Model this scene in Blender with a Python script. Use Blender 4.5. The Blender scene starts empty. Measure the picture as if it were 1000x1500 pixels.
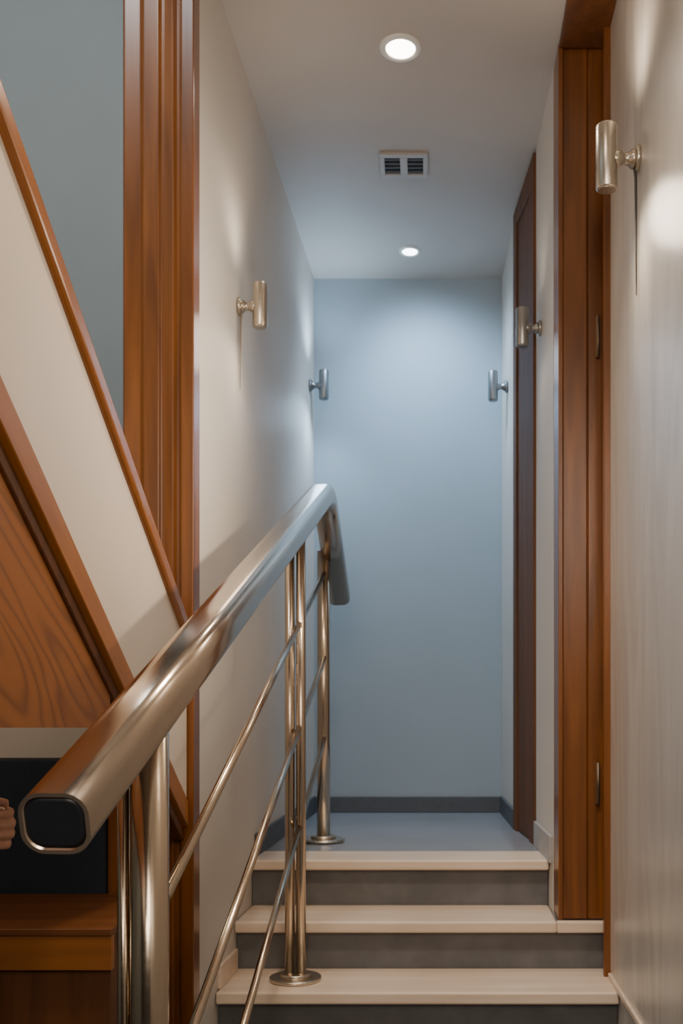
import bpy, bmesh, math, random
from mathutils import Vector, Matrix
random.seed(3)
scene = bpy.context.scene
COL = scene.collection
F = 1600.0; CZ = 1.23

# ------------------------------------------------------------------ materials
def new_mat(name):
    m = bpy.data.materials.new(name); m.use_nodes = True
    nt = m.node_tree; b = nt.nodes['Principled BSDF']
    return m, nt, b

def coords(nt, scale, rot=None):
    tc = nt.nodes.new('ShaderNodeTexCoord'); mp = nt.nodes.new('ShaderNodeMapping')
    mp.inputs['Scale'].default_value = scale
    src = tc.outputs['Object']
    if rot:
        r = nt.nodes.new('ShaderNodeMapping'); r.inputs['Rotation'].default_value = rot
        nt.links.new(src, r.inputs['Vector']); src = r.outputs['Vector']
    nt.links.new(src, mp.inputs['Vector'])
    return mp.outputs['Vector']

def ramp(nt, fac, stops):
    r = nt.nodes.new('ShaderNodeValToRGB')
    e = r.color_ramp.elements
    while len(e) < len(stops): e.new(0.5)
    for el, (p, c) in zip(e, stops):
        el.position = p; el.color = (*c, 1)
    nt.links.new(fac, r.inputs['Fac'])
    return r.outputs['Color']

def noise(nt, vec, scale, detail=4, dist=0.0, rough=0.55):
    n = nt.nodes.new('ShaderNodeTexNoise')
    n.inputs['Scale'].default_value = scale; n.inputs['Detail'].default_value = detail
    n.inputs['Distortion'].default_value = dist; n.inputs['Roughness'].default_value = rough
    nt.links.new(vec, n.inputs['Vector'])
    return n.outputs['Fac']

def bump(nt, b, fac, strength, dist=0.002):
    bn = nt.nodes.new('ShaderNodeBump')
    bn.inputs['Strength'].default_value = strength; bn.inputs['Distance'].default_value = dist
    nt.links.new(fac, bn.inputs['Height']); nt.links.new(bn.outputs['Normal'], b.inputs['Normal'])

def paint(name, c, rough=0.55, var=0.06, bs=0.06, sc=2.2, spec=.5):
    m, nt, b = new_mat(name)
    v = coords(nt, (1, 1, 1))
    f = noise(nt, v, sc, 4)
    lo = tuple(x*(1-var) for x in c); hi = tuple(min(1, x*(1+var)) for x in c)
    nt.links.new(ramp(nt, f, [(0.3, lo), (0.7, hi)]), b.inputs['Base Color'])
    b.inputs['Roughness'].default_value = rough
    b.inputs['Specular IOR Level'].default_value = spec
    bump(nt, b, noise(nt, v, 160, 2), bs)
    return m

def wood(name, dark, light, axis='Z', rough=0.3, sc=1.0, dist=0.8, coat=0.25, bs=.06, scl=None, rot=None, cr=.2):
    m, nt, b = new_mat(name)
    s = scl or {'Z': (14*sc, 14*sc, 0.9*sc), 'Y': (14*sc, 0.9*sc, 14*sc), 'X': (0.9*sc, 14*sc, 14*sc)}[axis]
    v = coords(nt, s, rot)
    f = noise(nt, v, 1.6, 5, dist, 0.5)
    mid = tuple((a+c)*0.5 for a, c in zip(dark, light))
    nt.links.new(ramp(nt, f, [(0.25, dark), (0.5, mid), (0.75, light)]), b.inputs['Base Color'])
    b.inputs['Roughness'].default_value = rough
    b.inputs['Coat Weight'].default_value = coat; b.inputs['Coat Roughness'].default_value = cr
    if bs: bump(nt, b, f, bs, 0.001)
    return m

def figured_wood(name, dark, light, scl, rough=.4, p=.45, lines=30, rot=None):
    m, nt, b = new_mat(name)
    v = coords(nt, scl, rot)
    f = noise(nt, v, 1.0, 2.0, .3, .35)
    mul = nt.nodes.new('ShaderNodeMath'); mul.operation = 'MULTIPLY'; mul.inputs[1].default_value = lines
    fr = nt.nodes.new('ShaderNodeMath'); fr.operation = 'PINGPONG'; fr.inputs[1].default_value = 1
    nt.links.new(f, mul.inputs[0]); nt.links.new(mul.outputs[0], fr.inputs[0])
    nt.links.new(ramp(nt, fr.outputs[0], [(0.0, dark), (p, light), (1.0, tuple(x*1.06 for x in light))]), b.inputs['Base Color'])
    b.inputs['Roughness'].default_value = rough
    return m

def metal(name, c, rough, stretch=(3, 3, 120), amt=0.1):
    m, nt, b = new_mat(name)
    b.inputs['Metallic'].default_value = 1.0
    b.inputs['Base Color'].default_value = (*c, 1)
    v = coords(nt, stretch)
    f = noise(nt, v, 4, 3)
    mr = nt.nodes.new('ShaderNodeMapRange')
    mr.inputs['To Min'].default_value = max(0.03, rough-amt); mr.inputs['To Max'].default_value = rough+amt
    nt.links.new(f, mr.inputs['Value']); nt.links.new(mr.outputs['Result'], b.inputs['Roughness'])
    return m

def plain(name, c, rough=0.5, var=0.1, scale=30):
    m, nt, b = new_mat(name)
    v = coords(nt, (1, 1, 1)); f = noise(nt, v, scale, 3)
    nt.links.new(ramp(nt, f, [(0.3, tuple(x*(1-var) for x in c)), (0.7, tuple(x*(1+var) for x in c))]), b.inputs['Base Color'])
    b.inputs['Roughness'].default_value = rough
    return m

def glow(name, c, strength):
    m, nt, b = new_mat(name)
    b.inputs['Base Color'].default_value = (*c, 1)
    b.inputs['Emission Color'].default_value = (*c, 1); b.inputs['Emission Strength'].default_value = strength
    return m

SLOPE = (math.atan(.61), 0, 0)
M = dict(
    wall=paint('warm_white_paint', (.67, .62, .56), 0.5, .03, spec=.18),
    wall_pale=paint('pale_parapet_paint', (.70, .61, .52), 0.5, .03),
    back=paint('blue_grey_paint', (.345, .415, .465), 0.5, .03),
    stairwell=paint('grey_green_paint', (.25, .285, .29), 0.6, .04),
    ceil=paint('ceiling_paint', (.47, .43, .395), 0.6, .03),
    vent=paint('vent_frame_paint', (.46, .44, .43), 0.5, .03),
    floor=paint('landing_vinyl', (.30, .305, .325), 0.20, .08),
    lower=paint('lower_floor_vinyl', (.14, .135, .135), 0.5, .08),
    rear=paint('added_rear_dark', (.05, .045, .042), 0.6, .08),  # tone of the added wall, dark for reflections in the steel
    riser=paint('riser_grey', (.135, .133, .134), 0.55, .18, .1, 9),
    tread=wood('tread_oak', (.70, .54, .41), (.86, .70, .55), 'X', 0.4, 1, .3, .1),
    wood=wood('brown_wood', (.115, .035, .0065), (.29, .096, .0155), 'Z', 0.3),
    wood_y=wood('honey_wood_rail', (.20, .064, .010), (.37, .127, .020), 'Y', 0.25, rot=SLOPE),
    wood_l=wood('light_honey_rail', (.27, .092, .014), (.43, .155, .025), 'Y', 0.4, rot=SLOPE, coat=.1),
    wood_x=wood('bench_wood', (.10, .032, .007), (.19, .062, .012), 'X', 0.5, coat=.05),
    wood_front=wood('bench_front_wood', (.22, .074, .012), (.36, .128, .022), 'X', 0.45),
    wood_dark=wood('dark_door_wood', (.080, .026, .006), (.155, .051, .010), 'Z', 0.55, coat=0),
    wood_far=wood('far_door_wood', (.085, .028, .006), (.165, .055, .0105), 'Z', 0.6, coat=0),
    panel=figured_wood('panel_wood', (.195, .064, .0095), (.305, .106, .0160), (1.5, 1.0, 5.5), .42, .5, 22, SLOPE),
    ash=wood('pale_ash_panel', (.51, .455, .395), (.71, .65, .58), 'Z', .32, 1, 3.2, .32, 0, (3.4, 2.3, .42), cr=.3),
    bbdark=plain('dark_skirting', (.085, .093, .105), .5),
    bbpale=plain('pale_skirting', (.42, .40, .38), .5),
    steel=metal('warm_brushed_steel', (.58, .475, .38), .185, (40, 2, 40), .04),
    post=metal('post_steel', (.55, .45, .345), .20, (4, 4, 60), .05),
    nickel=metal('brushed_nickel', (.64, .57, .48), .29, (90, 90, 3), .08),
    nickel_half_shaded=metal('half_shaded_nickel', (.42, .41, .39), .34, (90, 90, 3), .1),  # same nickel, dimmer light on the middle lamp put into the colour
    nickel_shaded=metal('shaded_nickel', (.27, .28, .29), .42, (90, 90, 3), .1),  # same nickel, silhouette shade of the far lamps put into the colour
    cap=plain('black_plastic_cap', (.012, .014, .02), .35),
    cord=plain('dark_cord', (.05, .045, .04), .6),
    cord_pale=plain('pale_cord', (.33, .28, .23), .6),
    hinge=metal('dull_hinge', (.27, .19, .12), .5),
    navy=plain('navy_upholstery', (.014, .021, .036), .85, .15, 120),
    white=plain('white_enamel', (.75, .74, .72), .4, .02),
    dark=plain('dark_grille', (.035, .038, .048), .6),
    slat=plain('grey_slat', (.09, .09, .10), .5),
    glow_warm=glow('lamp_glow_warm', (1, .9, .76), 14),
    glow_cool=glow('lamp_glow_cool', (.85, .93, 1), 10),
    skin=plain('skin', (.42, .21, .13), .5, .1, 40),
    hair=plain('dark_hair', (.02, .013, .01), .6, .3, 90),
    sweater=plain('dark_sweater', (.014, .016, .024), .9, .2, 150),
    trousers=plain('charcoal_trousers', (.02, .02, .022), .9, .2, 150),
    eye=plain('eye_white', (.7, .68, .65), .3, .02),
)

# ------------------------------------------------------------------ geometry helpers
def hexa(bm, b4, t4):
    vs = [bm.verts.new(p) for p in list(b4)+list(t4)]
    fs = [(3, 2, 1, 0), (4, 5, 6, 7)] + [(i, (i+1) % 4, (i+1) % 4+4, i+4) for i in range(4)]
    for f in fs: bm.faces.new([vs[i] for i in f])

def box(bm, x0, x1, y0, y1, z0, z1):
    hexa(bm, [(x0, y0, z0), (x1, y0, z0), (x1, y1, z0), (x0, y1, z0)],
             [(x0, y0, z1), (x1, y0, z1), (x1, y1, z1), (x0, y1, z1)])

def prism(bm, pts, vec):
    v = Vector(vec)
    a = [bm.verts.new(p) for p in pts]; b = [bm.verts.new(Vector(p)+v) for p in pts]
    n = len(pts)
    bm.faces.new(a[::-1]); bm.faces.new(b)
    for i in range(n): bm.faces.new((a[i], a[(i+1) % n], b[(i+1) % n], b[i]))

def frame_of(t):
    t = t.normalized()
    ref = Vector((0, 0, 1)) if abs(t.z) < .9 else Vector((1, 0, 0))
    s = t.cross(ref).normalized(); n = s.cross(t).normalized()
    return s, n

def rings(bm, path, radii, segs=24, caps=True):
    path = [Vector(p) for p in path]; rs = []
    for i, p in enumerate(path):
        t = path[min(i+1, len(path)-1)]-path[max(i-1, 0)]
        s, n = frame_of(t)
        r = radii[i] if hasattr(radii, '__len__') else radii
        rs.append([bm.verts.new(p+(s*math.cos(a)+n*math.sin(a))*r) for a in [2*math.pi*k/segs for k in range(segs)]])
    for i in range(len(rs)-1):
        for k in range(segs):
            f = bm.faces.new((rs[i][k], rs[i][(k+1) % segs], rs[i+1][(k+1) % segs], rs[i+1][k])); f.smooth = True
    if caps:
        bm.faces.new(rs[0][::-1]); bm.faces.new(rs[-1])

def cyl(bm, c, axis, r, h, segs=32, bev=0.0):
    c = Vector(c); a = Vector(axis).normalized()
    s, n = frame_of(a); rs = []
    if bev <= 0: lv = ((-h/2, r), (h/2, r))
    else: lv = ((-h/2, r-bev), (-h/2+bev*.3, r-bev*.3), (-h/2+bev, r), (h/2-bev, r), (h/2-bev*.3, r-bev*.3), (h/2, r-bev))
    for q, r2 in lv:
        rs.append([bm.verts.new(c+a*q+(s*math.cos(2*math.pi*k/segs)+n*math.sin(2*math.pi*k/segs))*r2) for k in range(segs)])
    for i in range(len(rs)-1):
        for k in range(segs):
            f = bm.faces.new((rs[i][k], rs[i][(k+1) % segs], rs[i+1][(k+1) % segs], rs[i+1][k])); f.smooth = True
    bm.faces.new(rs[0][::-1]); bm.faces.new(rs[-1])

def ball(bm, c, r, seg=16, sc=(1, 1, 1)):
    bmesh.ops.create_uvsphere(bm, u_segments=seg, v_segments=max(8, seg//2+2), radius=r,
                              matrix=Matrix.Translation(Vector(c)) @ Matrix.Diagonal((*sc, 1)))

def world_loc(o):
    l = Vector((0, 0, 0))
    while o: l = l+o.location; o = o.parent
    return l

def obj(name, bm, mat, parent=None, origin=None, bev=0.0, kind=None, label=None, smooth=False):
    """bm is in world coordinates; origin (world) becomes the object's origin"""
    bmesh.ops.recalc_face_normals(bm, faces=bm.faces)
    base = world_loc(parent) if parent else Vector((0, 0, 0))
    org = Vector(origin) if origin is not None else base
    bmesh.ops.translate(bm, verts=bm.verts, vec=-org)
    if smooth:
        for f in bm.faces: f.smooth = True
    me = bpy.data.meshes.new(name); bm.to_mesh(me); bm.free()
    me.materials.append(mat)
    o = bpy.data.objects.new(name, me); COL.objects.link(o)
    if parent: o.parent = parent
    o.location = org-base
    if bev:
        b = o.modifiers.new('Bevel', 'BEVEL'); b.width = bev; b.segments = 3; b.limit_method = 'ANGLE'; b.angle_limit = math.radians(40)
    if kind: o['kind'] = kind
    if label: o['label'] = label
    return o

def tag(o, label, cat, group=None):
    o['label'] = label; o['category'] = cat
    if group: o['group'] = group
    return o

def thing(name, loc, label, cat, group=None):
    o = bpy.data.objects.new(name, None); COL.objects.link(o); o.location = loc
    o.empty_display_size = .1
    return tag(o, label, cat, group)

def struct(name, bm, mat, bev=0.0, label=None):
    return obj(name, bm, mat, None, None, bev, 'structure', label)

CS = .110
def ceil(d): return 3.38+CS*(5.81-d)
def lwall(d): return -(.614+(5.81-d)*.0542)

def wallseg(name, p, q, back_p, back_q, z0, mat, ztop=None):
    bm = bmesh.new()
    pts = [p, q, back_q, back_p]
    hexa(bm, [(a[0], a[1], z0) for a in pts], [(a[0], a[1], ztop if ztop else ceil(a[1])) for a in pts])
    return struct(name, bm, mat)

# ------------------------------------------------------------------ setting
wallseg('wall_left', (lwall(3.46), 3.46), (-.614, 5.81), (-.94, 3.46), (-.94, 5.81), 0, M['wall'])
wallseg('wall_back', (-.94, 5.812), (.9, 5.812), (-.94, 5.95), (.9, 5.95), 0, M['back'])
wallseg('wall_right_far', (.385, 5.81), (.405, 5.15), (.9, 5.81), (.9, 5.15), 0, M['wall'])
wallseg('wall_right_middle', (.453, 4.65), (.4705, 4.162), (.9, 4.65), (.9, 4.162), 0, M['wall'])
wallseg('wall_right_near', (.645, 3.9), (.645, -1.5), (.9, 3.9), (.9, -1.5), 0, M['ash'])
wallseg('wall_stairwell_back', (-3.0, 4.3), (-.945, 4.3), (-3.0, 4.42), (-.945, 4.42), 0, M['stairwell'], 5.6)
wallseg('wall_stairwell_left', (-2.6, 4.29), (-2.6, -1.5), (-2.72, 4.29), (-2.72, -1.5), 0, M['stairwell'], 5.6)
wallseg('wall_rear_added', (-2.72, -1.51), (.9, -1.51), (-2.72, -1.6), (.9, -1.6), 0, M['rear'], 4.1)  # unseen dark wall added so the steel picks up dark reflections

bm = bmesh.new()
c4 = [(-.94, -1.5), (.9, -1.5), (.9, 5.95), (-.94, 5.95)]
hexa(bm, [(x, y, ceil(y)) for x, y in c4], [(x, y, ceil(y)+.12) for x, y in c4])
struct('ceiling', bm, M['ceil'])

bm = bmesh.new(); box(bm, -2.72, .9, -1.6, 5.95, -.1, 0); struct('floor', bm, M['lower'])
bm = bmesh.new()
prism(bm, [(lwall(4.47)+.001, 4.47, .30), (.458, 4.47, .30), (.452, 4.66, .30), (.404, 5.15, .30), (.384, 5.81, .30), (-.613, 5.81, .30)], (0, 0, .24))
struct('floor_landing', bm, M['floor'])

# baseboards
bm = bmesh.new(); box(bm, -.612, .383, 5.795, 5.811, .54, .625); struct('baseboard_back', bm, M['bbdark'], .003)
def skirt(name, p, q, dx, z0, h, mat):
    bm = bmesh.new()
    hexa(bm, [(p[0], p[1], z0), (q[0], q[1], z0), (q[0]+dx, q[1], z0), (p[0]+dx, p[1], z0)],
             [(p[0], p[1], z0+h), (q[0], q[1], z0+h), (q[0]+dx, q[1], z0+h), (p[0]+dx, p[1], z0+h)])
    return struct(name, bm, mat, .003)
skirt('baseboard_left', (lwall(4.33), 4.33), (lwall(5.79), 5.79), .014, .54, .09, M['bbdark'])
skirt('baseboard_right_far', (.405, 5.17), (.386, 5.79), -.014, .54, .09, M['bbdark'])
skirt('baseboard_right_middle', (.4705, 4.17), (.453, 4.62), -.014, .54, .105, M['bbpale'])
skirt('baseboard_left_lower', (lwall(3.74), 3.74), (lwall(3.99), 3.99), .014, .18, .08, M['tread'])
skirt('baseboard_right_near', (.645, 3.3), (.645, 3.88), -.012, .18, .02, M['tread'])

# door 1: far wooden door on the right wall, seen at a grazing angle
def seg(bm, a, b, off, depth, z0, z1f):
    a = Vector((a[0], a[1], 0)); b = Vector((b[0], b[1], 0))
    t = (b-a).normalized(); n = Vector((-t.y, t.x, 0))
    if n.x > 0: n = -n
    p = [a+n*off, b+n*off, b-n*depth, a-n*depth]
    hexa(bm, [(v.x, v.y, z0) for v in p], [(v.x, v.y, z1f(v.y)) for v in p])
A = Vector((.405, 5.15)); B = Vector((.453, 4.65))
def L(t): return tuple(A.lerp(B, t))
bm = bmesh.new()
seg(bm, L(0.0), L(.16), .012, .12, .54, lambda y: ceil(y)-.02)
seg(bm, L(.80), L(1.0), .012, .12, .54, lambda y: ceil(y)-.02)
seg(bm, L(.16), L(.80), .0115, .12, 3.36, lambda y: ceil(y)-.02)
d1 = struct('door_1', bm, M['wood_far'], .003)
bm = bmesh.new(); seg(bm, L(.165), L(.795), .002, .075, .545, lambda y: 3.355)
obj('leaf', bm, M['wood_far'], d1, None, .002, 'structure')

# door 2: near wooden door frame on the right
zt = ceil(4.03)-.004
bm = bmesh.new()
prism(bm, [(.472, 4.03, .36), (.472, 4.005, .36), (.488, 4.005, .36), (.492, 4.022, .36), (.578, 4.022, .36), (.582, 4.03, .36), (.586, 4.022, .36),
           (.645, 4.022, .36), (.645, 4.16, .36), (.472, 4.16, .36)], (0, 0, zt-.36))
d2 = struct('door_2', bm, M['wood'], .002)
bm = bmesh.new(); prism(bm, [(.622, 3.895, .18), (.655, 3.895, .18), (.655, 3.925, .18), (.622, 3.925, .18)], (0, 0, zt-.18))
obj('jamb', bm, M['wood'], d2, None, .003, 'structure')
bm = bmesh.new()
hexa(bm, [(.475, 3.45, ceil(3.45)-.022), (.645, 3.45, ceil(3.45)-.022), (.645, 4.004, ceil(4.004)-.022), (.475, 4.004, ceil(4.004)-.022)],
         [(.475, 3.45, ceil(3.45)-.001), (.645, 3.45, ceil(3.45)-.001), (.645, 4.004, ceil(4.004)-.001), (.475, 4.004, ceil(4.004)-.001)])
obj('head', bm, M['wood_dark'], d2, None, .003, 'structure')
for zc_ in (.86, 2.5):
    bm = bmesh.new()
    box(bm, .610, .622, 4.010, 4.021, zc_-.075, zc_+.075); cyl(bm, (.618, 4.006, zc_), (0, 0, 1), .006, .154, 12)
    obj('hinge', bm, M['hinge'], d2, None, 0, 'structure')

# trim 1: wooden moulded end post of the left wall
bm = bmesh.new()
pr = [(-.968, 3.45), (-.961, 3.437), (-.908, 3.435), (-.896, 3.418), (-.846, 3.409), (-.838, 3.416), (-.828, 3.414), (-.800, 3.400), (-.788, 3.408), (-.778, 3.408),
      (-.768, 3.375), (-.727, 3.368), (-.727, 3.457), (-.968, 3.457)]
prism(bm, [(x, y, 0) for x, y in pr], (0, 0, 4.6))
struct('trim_1', bm, M['wood'], .004)

# stair parapet on the left: cap, pale wall, lower rail, recessed board, figured panel
def zc(d): return 2.262-.578*(d-1.882)
def zl(d): return 1.771-.61*(d-1.882)
D0, D1 = .9, 3.364
def sloped(name, x0, x1, lo, hi, mat, bev=.0, d0=D0, d1=D1):
    bm = bmesh.new()
    hexa(bm, [(x0, d0, lo(d0)), (x1, d0, lo(d0)), (x1, d1, lo(d1)), (x0, d1, lo(d1))],
             [(x0, d0, hi(d0)), (x1, d0, hi(d0)), (x1, d1, hi(d1)), (x0, d1, hi(d1))])
    return struct(name, bm, mat, bev)
sloped('wall_parapet', -.85, -.748, lambda d: zl(d)-.005, lambda d: zc(d)-.064, M['wall_pale'])
sloped('trim_2', -.87, -.732, lambda d: zc(d)-.064, zc, M['wood_y'], .012)
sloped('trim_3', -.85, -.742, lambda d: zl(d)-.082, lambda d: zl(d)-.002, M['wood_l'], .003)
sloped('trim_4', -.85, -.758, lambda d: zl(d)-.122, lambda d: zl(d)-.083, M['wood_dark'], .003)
bm = bmesh.new()
zb = lambda d: 1.23-66/1600*d
dm = 2.62
prism(bm, [(-.766, D0, zb(D0)), (-.766, dm, zb(dm)), (-.766, dm, zl(dm)-.124), (-.766, D0, zl(D0)-.124)], (-.05, 0, 0))
struct('wall_understair', bm, M['panel'])
bm = bmesh.new()   # soffit of the flight behind the parapet
so = lambda d: 1.20+.61*(3.36-d)
hexa(bm, [(-2.6, D0, so(D0)), (-.851, D0, so(D0)), (-.851, 3.36, so(3.36)), (-2.6, 3.36, so(3.36))],
         [(-2.6, D0, so(D0)+.12), (-.851, D0, so(D0)+.12), (-.851, 3.36, so(3.36)+.12), (-2.6, 3.36, so(3.36)+.12)])
struct('ceiling_understair', bm, M['wall_pale'])
bm = bmesh.new(); box(bm, -2.6, -.972, 3.36, 3.45, 0, 1.30); struct('wall_niche', bm, M['wall_pale'])
bm = bmesh.new(); box(bm, -.955, -.915, 3.24, 3.355, 0, .98); struct('trim_5', bm, M['wood'], .003)

# ------------------------------------------------------------------ steps
st = thing('staircase', (0, 4.0, 0), 'short flight of steps with cream treads and dark grey risers up to the landing', 'steps')
def tread(xl0, xl1, xr, y0, y1, zt_, th, mat=M['tread'], xr1=None):
    bm = bmesh.new(); xr1 = xr1 or xr
    hexa(bm, [(xl0, y0, zt_-th), (xr, y0, zt_-th), (xr1, y1, zt_-th), (xl1, y1, zt_-th)],
             [(xl0, y0, zt_), (xr, y0, zt_), (xr1, y1, zt_), (xl1, y1, zt_)])
    obj('tread', bm, mat, st, None, .008)
def riser(xl, xr, y0, y1, z0, z1):
    bm = bmesh.new(); box(bm, xl, xr, y0, y1, z0, z1); obj('riser', bm, M['riser'], st)
tread(lwall(4.235)+.003, lwall(4.469)+.003, .463, 4.235, 4.469, .542, .040, xr1=.457)
riser(lwall(4.28)+.003, .462, 4.28, 4.329, .355, .502)
tread(lwall(3.975)+.003, lwall(4.279)+.003, .464, 3.975, 4.279, .36, .042)
bm = bmesh.new(); box(bm, .464, .643, 3.975, 4.004, .318, .36); obj('tread_return', bm, M['tread'], st, None, .006)
riser(lwall(4.02)+.003, .644, 4.02, 4.06, .175, .318)
tread(lwall(3.70)+.003, lwall(4.019)+.003, .643, 3.70, 4.019, .18, .042)
riser(lwall(3.75)+.003, .643, 3.75, 3.79, .0, .138)

# ------------------------------------------------------------------ handrail
hr = thing('handrail', (-.475, 3.87, 0), 'stainless steel stair handrail with rounded square top rail, round posts and three thin bars', 'handrail')
P0 = Vector((-.515, 1.5, 1.036)); P1 = Vector((-.432, 4.45, 2.005)); P2 = Vector((-.4125, 5.0, 1.62))
path = [P0, P0.lerp(P1, .33), P0.lerp(P1, .66)]
a = P1+(P0-P1).normalized()*.10; b = P1+(P2-P1).normalized()*.10
for k in range(9):
    t = k/8; path.append((1-t)**2*a+2*t*(1-t)*P1+t*t*b)
path.append(P2)
def prof(hw, hh, r, n=6):
    out = []
    for cx, cy, a0 in ((hw-r, hh-r, 0), (-hw+r, hh-r, 90), (-hw+r, -hh+r, 180), (hw-r, -hh+r, 270)):
        for k in range(n+1):
            q = math.radians(a0+90*k/n); out.append((cx+r*math.cos(q), cy+r*math.sin(q)))
    return out
def ring_at(bm, p, t, pf):
    t = t.normalized(); s = Vector((1, 0, 0)); s = (s-t*s.dot(t)).normalized(); n = s.cross(t)
    return [bm.verts.new(p+s*u+n*v) for u, v in pf]
def bridge(bm, r0, r1, sm=True):
    n = len(r0)
    for k in range(n):
        f = bm.faces.new((r0[k], r0[(k+1) % n], r1[(k+1) % n], r1[k])); f.smooth = sm
pf = prof(.049, .046, .033, 10); pin = prof(.043, .040, .027, 10)
bm = bmesh.new(); rs = []
for i, p in enumerate(path):
    t = path[min(i+1, len(path)-1)]-path[max(i-1, 0)]
    rs.append(ring_at(bm, p, t, pf))
for i in range(len(rs)-1): bridge(bm, rs[i], rs[i+1])
t0 = path[1]-path[0]; tn = path[-1]-path[-2]
e1 = ring_at(bm, P0, t0, pin); bridge(bm, rs[0], e1, False)
e2 = ring_at(bm, P0+t0.normalized()*.03, t0, pin); bridge(bm, e1, e2)
bm.faces.new(e2)
f1 = ring_at(bm, P2, tn, pin); bridge(bm, rs[-1], f1, False); bm.faces.new(f1)
rail = obj('rail', bm, M['steel'], hr)
bm = bmesh.new()
pc = prof(.0425, .0395, .026, 10); pd = prof(.035, .032, .020, 10)
g0 = ring_at(bm, P0+t0.normalized()*.028, t0, pc); g1 = ring_at(bm, P0+t0.normalized()*.006, t0, pc); g2 = ring_at(bm, P0+t0.normalized()*.002, t0, pd)
bridge(bm, g0, g1); bridge(bm, g1, g2); bm.faces.new(g2); bm.faces.new(g0)
obj('end_cap', bm, M['cap'], rail, label='black plastic end plug')

def posts(xc, y, z0, tubes):
    for x, z1, r in tubes:
        bm = bmesh.new()
        rings(bm, [(x, y, z0), (x, y, z0+(z1-z0)*.5), (x, y, z1)], r, 32)
        obj('post', bm, M['post'], hr)
    bm = bmesh.new()
    cyl(bm, (xc, y, z0+.006), (0, 0, 1), .092, .012, 48, .004)
    cyl(bm, (xc, y, z0+.018), (0, 0, 1), .055, .014, 40, .004)
    obj('base_flange', bm, M['nickel'], hr)
posts(-.497, 1.92, .001, [(-.492, 1.145, .0335), (-.5375, 1.135, .0110)])
posts(-.474, 3.86, .181, [(-.4935, 1.785, .0175), (-.4545, 1.785, .0175)])
posts(-.460, 4.74, .543, [(-.460, 1.80, .0285)])
def rod(z1, z3):
    bm = bmesh.new()
    rings(bm, [(-.468, 1.93, z1), (-.455, 4.74, z3)], .0105, 16)
    obj('bar', bm, M['post'], hr)
rod(.85, 1.709); rod(.48, 1.345); rod(.13, .996)

# ------------------------------------------------------------------ wall lamps
def lamp(kind, name, loc, color, power, size=.02, aim=None, angle=None, blend=.7):
    l = bpy.data.lights.new(name, kind); l.color = color; l.energy = power
    if kind == 'AREA': l.shape = 'DISK'; l.size = size
    else: l.shadow_soft_size = size
    if kind == 'SPOT': l.spot_size = math.radians(angle); l.spot_blend = blend
    o = bpy.data.objects.new(name, l); COL.objects.link(o); o.location = loc
    if aim is not None:
        o.rotation_euler = (Vector(aim)).to_track_quat('-Z', 'Y').to_euler()
    return o
WARM = (1, .83, .64); COOL = (.50, .74, 1.0); NEUT = (1, .88, .73)

def sconce(wx, y, z, sgn, s, label, color, power, cord=0, reach=.081, mt='nickel', cm='cord', cw=1.0):
    t = thing('wall_lamp', (wx, y, z), label, 'wall lamp', 'wall lamps along the corridor')
    bm = bmesh.new(); cyl(bm, (wx+sgn*.006, y, z), (1, 0, 0), .034*s, .012, 40, .003)
    obj('wall_plate', bm, M[mt], t)
    cx = wx+sgn*reach*s
    bm = bmesh.new()
    x0 = wx+sgn*.010
    n = [(x0, .024*s), (x0+sgn*.010*s, .024*s), (x0+sgn*.018*s, .016*s), (x0+sgn*.032*s, .015*s), (x0+sgn*.036*s, .021*s), (cx, .021*s)]
    rings(bm, [(p, y, z) for p, r in n], [r for p, r in n], 28)
    obj('arm', bm, M[mt], t)
    bm = bmesh.new(); cyl(bm, (cx, y, z+.004*s), (0, 0, 1), .0275*s, .162*s, 40, .004*s)
    body = obj('lamp_body', bm, M[mt], t)
    for q in (-1, 1):
        bm = bmesh.new(); cyl(bm, (cx, y, z+.004*s+q*.0822*s), (0, 0, 1), .0235*s, .003, 32, .001)
        obj('end_cap', bm, M[mt], body)
    if cord:
        bm = bmesh.new()
        rings(bm, [(wx+sgn*.012, y, z-.02*s), (wx+sgn*.010, y-.004, z-.06), (wx+sgn*.008, y-.001, z-cord*.6), (wx+sgn*.007, y, z-cord)], [.006*cw, .0045*cw, .0035*cw, .0015*cw], 10)
        obj('cord', bm, M[cm], t)
    for q in (-1, 1):
        lamp('SPOT', 'wall_lamp_light', (cx+sgn*.03, y-.04, z+q*.15*s), color, power*(1 if q > 0 else .8), .10, (-sgn*.10, -.25, q), 150, 1.0)
    return t
sconce(lwall(4.05), 4.05, 2.625, 1, 1.0, 'nickel wall lamp on the left wall nearest the wooden post, short cord below', WARM, 5.5, cord=.31, cm='cord_pale', cw=.8)
sconce(lwall(5.66), 5.66, 2.77, 1, .92, 'small nickel wall lamp at the far end of the left wall', COOL, 13, mt='nickel_shaded')
sconce(.645, 3.37, 2.845, -1, 1.22, 'largest nickel wall lamp on the pale panel at right with dark cord hanging', WARM, 13, cord=.42)
sconce(.459, 4.50, 2.69, -1, .96, 'nickel wall lamp on the white wall between the two right-hand wooden doors', NEUT, 1.2, mt='nickel_half_shaded')
sconce(.392, 5.50, 2.72, -1, .90, 'small nickel wall lamp at far right beyond the farther wooden door', COOL, 1.2, mt='nickel_shaded')

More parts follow.
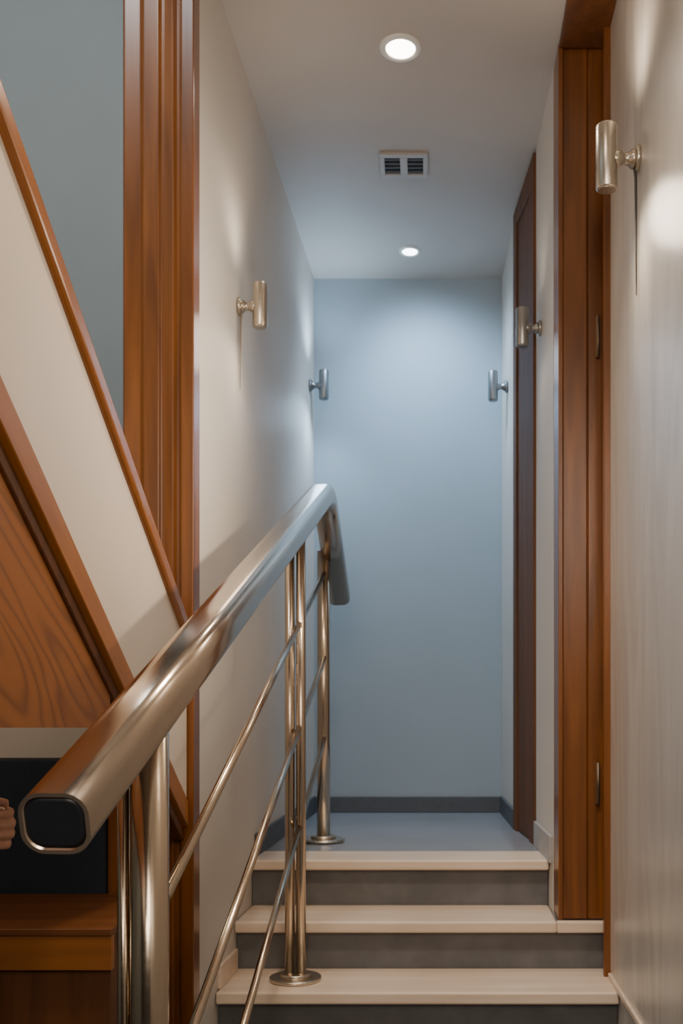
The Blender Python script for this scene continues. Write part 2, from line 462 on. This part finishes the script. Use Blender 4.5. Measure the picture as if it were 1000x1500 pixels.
# ------------------------------------------------------------------ ceiling fittings
tilt = math.atan(CS)
def downlight(x, d, r, label, gm):
    z = ceil(d); up = Vector((0, math.sin(tilt), math.cos(tilt)))
    c = Vector((x, d, z))
    t = thing('ceiling_light', c, label, 'ceiling light', 'recessed ceiling lights')
    s, n = frame_of(up)
    bm = bmesh.new(); segs = 48; rr = []
    for rad, h in ((r*.66, .004), (r*.72, -.008), (r*.9, -.008), (r, -.002), (r, .004)):
        rr.append([bm.verts.new(c+up*h+(s*math.cos(2*math.pi*k/segs)+n*math.sin(2*math.pi*k/segs))*rad) for k in range(segs)])
    for i in range(len(rr)-1):
        for k in range(segs):
            f = bm.faces.new((rr[i][k], rr[i][(k+1) % segs], rr[i+1][(k+1) % segs], rr[i+1][k])); f.smooth = True
    obj('trim_ring', bm, M['white'], t)
    bm = bmesh.new(); cyl(bm, c-up*.002, up, r*.69, .006, 40, .002)
    obj('diffuser', bm, M[gm], t)
L1 = 4.035; L2 = 5.52
downlight(-.107, L1, .078, 'larger glowing round recessed ceiling light nearest the camera', 'glow_warm')
downlight(-.10, L2, .056, 'smaller glowing round recessed ceiling light near the blue back wall', 'glow_cool')
lamp('SPOT', 'ceiling_light_warm', (-.107, L1, ceil(L1)-.03), NEUT, 40, .06, (0, -.36, -1), 112, 1.0)
lamp('SPOT', 'ceiling_light_cool', (-.08, 5.22, ceil(5.22)-.06), COOL, 115, .16, (.05, .52, -1), 114, 1.0)

VD = 4.77
vt = thing('ceiling_vent', (-.112, VD, ceil(VD)), 'rectangular ceiling air vent with two dark square grilles between the lights', 'vent')
up = Vector((0, math.sin(tilt), math.cos(tilt))); fy = Vector((0, math.cos(tilt), -math.sin(tilt)))
vc = Vector((-.112, VD, ceil(VD)))
def vbox(bm, u0, u1, v0, v1, h0, h1):
    q = lambda u, v, h: vc+Vector((u, 0, 0))+fy*v+up*h
    hexa(bm, [q(u0, v0, h0), q(u1, v0, h0), q(u1, v1, h0), q(u0, v1, h0)], [q(u0, v0, h1), q(u1, v0, h1), q(u1, v1, h1), q(u0, v1, h1)])
bm = bmesh.new()
W_, H_ = .104, .088
vbox(bm, -W_, W_, -H_, -.062, -.012, 0); vbox(bm, -W_, W_, .062, H_, -.012, 0)
vbox(bm, -W_, -.084, -.062, .062, -.012, 0); vbox(bm, .084, W_, -.062, .062, -.012, 0); vbox(bm, -.016, .016, -.062, .062, -.012, 0)
obj('frame', bm, M['vent'], vt, None, .002)
bm = bmesh.new(); vbox(bm, -.085, .085, -.063, .063, -.003, -.0005); obj('backing', bm, M['dark'], vt)
for u0, u1 in ((-.083, -.017), (.017, .083)):
    for k in range(4):
        v = -.045+k*.03
        bm = bmesh.new(); vbox(bm, u0, u1, v-.003, v+.003, -.009, -.004); obj('slat', bm, M['slat'], vt)

# ------------------------------------------------------------------ bench in the niche under the stair
bn = thing('bench', (-1.3, 3.0, 0), 'wooden bench with navy upholstered back under the stair at left', 'bench')
bm = bmesh.new(); box(bm, -2.2, -.80, 2.748, 3.21, .592, .61); obj('seat', bm, M['wood_x'], bn, None, .002)
bm = bmesh.new(); box(bm, -2.2, -.80, 2.75, 2.775, .505, .591); obj('front_board', bm, M['wood_front'], bn, None, .002, label='lighter orange front board')
bm = bmesh.new(); box(bm, -2.2, -.957, 3.22, 3.35, .505, 1.0); obj('backrest', bm, M['navy'], bn, None, .006)
bm = bmesh.new(); box(bm, -2.2, -.81, 2.776, 3.2, 0, .591); obj('base', bm, M['wood_dark'], bn, None, .004)

# ------------------------------------------------------------------ person seated at the left, hand just in view
def chain(bm, pts, radii):
    for (p, r), (q, r2) in zip(list(zip(pts, radii))[:-1], list(zip(pts, radii))[1:]):
        p = Vector(p); q = Vector(q)
        n = max(2, int((q-p).length/max(.004, min(r, r2)*.5)))
        rings(bm, [p.lerp(q, k/n) for k in range(n+1)], [r+(r2-r)*k/n for k in range(n+1)], 16)
        ball(bm, p, r, 14); ball(bm, q, r2, 14)
def fused(name, bm, mat, parent, vox, it=6, label=None):
    o = obj(name, bm, mat, parent, smooth=True, label=label)
    r = o.modifiers.new('Remesh', 'REMESH'); r.mode = 'VOXEL'; r.voxel_size = vox; r.use_smooth_shade = True
    s = o.modifiers.new('Smooth', 'SMOOTH'); s.iterations = it; s.factor = .5
    return o
Y = 2.35
pe = thing('person', (-1.45, Y, 0), 'person in dark clothes seated at the left edge, only a curled hand showing', 'person')
bm = bmesh.new()
chain(bm, [(-1.47, Y, .57), (-1.48, Y, .74), (-1.45, Y, .93), (-1.43, Y, 1.07), (-1.41, Y, 1.15)], [.12, .11, .12, .052, .06])
ball(bm, (-1.405, Y, 1.205), .095, 24, (1.0, .80, 1.18)); ball(bm, (-1.36, Y, 1.14), .05, 16, (1, .95, .9))
chain(bm, [(-1.315, Y, 1.215), (-1.293, Y, 1.175)], [.010, .016])
for s in (-1, 1):
    ball(bm, (-1.41, Y+s*.078, 1.195), .022, 12, (.8, .4, 1.3))
    chain(bm, [(-1.47, Y+s*.10, .55), (-1.10, Y+s*.12, .55), (-1.10, Y+s*.12, .10)], [.09, .06, .04])
    chain(bm, [(-1.11, Y+s*.12, .06), (-.96, Y+s*.13, .035)], [.04, .033])
chain(bm, [(-1.45, Y, .98), (-1.44, Y-.18, 1.0), (-1.26, 2.2, .77), (-1.05, 2.36, .895)], [.07, .058, .043, .027])
chain(bm, [(-1.45, Y, .98), (-1.44, Y+.18, 1.0), (-1.36, 2.58, .77), (-1.20, 2.49, .655)], [.07, .058, .043, .027])
for i in range(4):     # visible right hand, loosely closed
    z = .948-.0225*i; o_ = (0, .004, .002, -.006)[i]
    chain(bm, [(-1.05, 2.362, .90+.006*(1.5-i)), (-.965+o_, 2.408, z)], [.021, .0125])
    chain(bm, [(-.965+o_, 2.408, z), (-.924+o_, 2.404, z-.002), (-.914+o_, 2.376, z-.004), (-.936+o_, 2.358, z-.005)], [.0118, .0108, .0100, .0085])
chain(bm, [(-1.045, 2.358, .915), (-1.0, 2.368, .957), (-.958, 2.378, .972), (-.926, 2.384, .968)], [.018, .0145, .0118, .0095])
for i in range(4):     # other hand flat on the thigh
    chain(bm, [(-1.20, 2.49, .65), (-1.125, 2.455+.022*i, .642), (-1.08, 2.455+.024*i, .636), (-1.055, 2.455+.024*i, .618)], [.02, .012, .010, .008])
chain(bm, [(-1.19, 2.48, .65), (-1.14, 2.44, .638), (-1.11, 2.425, .628)], [.017, .012, .0095])
fused('body', bm, M['skin'], pe, .0042, 4)
bm = bmesh.new()
chain(bm, [(-1.47, Y, .58), (-1.48, Y, .74), (-1.45, Y, .93), (-1.437, Y, 1.03)], [.138, .128, .138, .075])
chain(bm, [(-1.45, Y, .97), (-1.44, Y-.18, 1.0), (-1.26, 2.2, .77), (-1.075, 2.342, .88)], [.085, .072, .056, .039])
chain(bm, [(-1.45, Y, .97), (-1.44, Y+.18, 1.0), (-1.36, 2.58, .77), (-1.22, 2.50, .67)], [.085, .072, .056, .039])
fused('sweater', bm, M['sweater'], pe, .01)
bm = bmesh.new()
for s in (-1, 1): chain(bm, [(-1.47, Y+s*.07, .56), (-1.45, Y+s*.10, .55), (-1.10, Y+s*.12, .555), (-1.10, Y+s*.12, .13)], [.13, .105, .074, .06])
fused('trousers', bm, M['trousers'], pe, .01)
for s in (-1, 1):
    bm = bmesh.new(); chain(bm, [(-1.12, Y+s*.12, .052), (-1.05, Y+s*.125, .052), (-.95, Y+s*.13, .044)], [.05, .05, .042]); fused('shoe', bm, M['cap'], pe, .008)
    bm = bmesh.new(); ball(bm, (-1.322, Y+s*.034, 1.212), .013, 14); obj('eye', bm, M['eye'], pe, smooth=True)
bm = bmesh.new(); ball(bm, (-1.425, Y, 1.235), .102, 24, (1, .86, 1.05)); ball(bm, (-1.46, Y, 1.17), .07, 16); fused('hair', bm, M['hair'], pe, .008)
sl = thing('stool', (-1.47, Y, 0), 'low wooden stool under the seated person at left', 'stool')
bm = bmesh.new(); cyl(bm, (-1.47, Y, .41), (0, 0, 1), .17, .03, 40, .008); obj('seat', bm, M['wood_x'], sl)
for q in range(4):
    an = math.pi/4+q*math.pi/2
    bm = bmesh.new(); rings(bm, [(-1.47+.16*math.cos(an), Y+.16*math.sin(an), 0), (-1.47+.11*math.cos(an), Y+.11*math.sin(an), .397)], .016, 14); obj('leg', bm, M['wood'], sl)

# ------------------------------------------------------------------ added fill lamps without fixtures, world, camera
lamp('SPOT', 'added_rail_beam', (.54, 3.22, 2.16), WARM, 85, .04, (-1, -.08, .02), 100, 1.0)  # added mid-air spot without fixture, throws the rail shadow on the left wall
lamp('SPOT', 'added_near_spot', (.05, 2.1, 3.6), WARM, 155, .14, (0, .05, -1), 128, 1.0)  # added spot out of view, brightens the near walls and rail
lamp('AREA', 'room_fill', (-.2, -1.2, 2.6), (1, .87, .73), 54, 1.4, (0, 1, -.30))  # general warm fill added behind the camera
lamp('AREA', 'stairwell_fill', (-1.7, 1.6, 5.0), (.93, .97, 1), 60, 1.0, (0, .5, -1))  # fill added to lift the stairwell wall, source unseen
lamp('POINT', 'niche_fill', (-1.3, 2.5, 1.45), (1, .82, .62), 3.4, .08)  # weak fill added inside the niche, no lamp stands there
w = bpy.data.worlds.new('world'); scene.world = w; w.use_nodes = True
w.node_tree.nodes['Background'].inputs['Color'].default_value = (.52, .54, .58, 1)
w.node_tree.nodes['Background'].inputs['Strength'].default_value = .10

cd = bpy.data.cameras.new('camera'); cam = bpy.data.objects.new('camera', cd); COL.objects.link(cam)
cam.location = (0, 0, CZ); cam.rotation_euler = (math.radians(90), 0, 0)
cd.sensor_width = 36; cd.sensor_fit = 'AUTO'; cd.lens = F/1500*36
cd.shift_x = -129/1500; cd.shift_y = 250/1500
cd.clip_start = .05
cd.dof.use_dof = True; cd.dof.focus_distance = 2.3; cd.dof.aperture_fstop = 8
scene.camera = cam
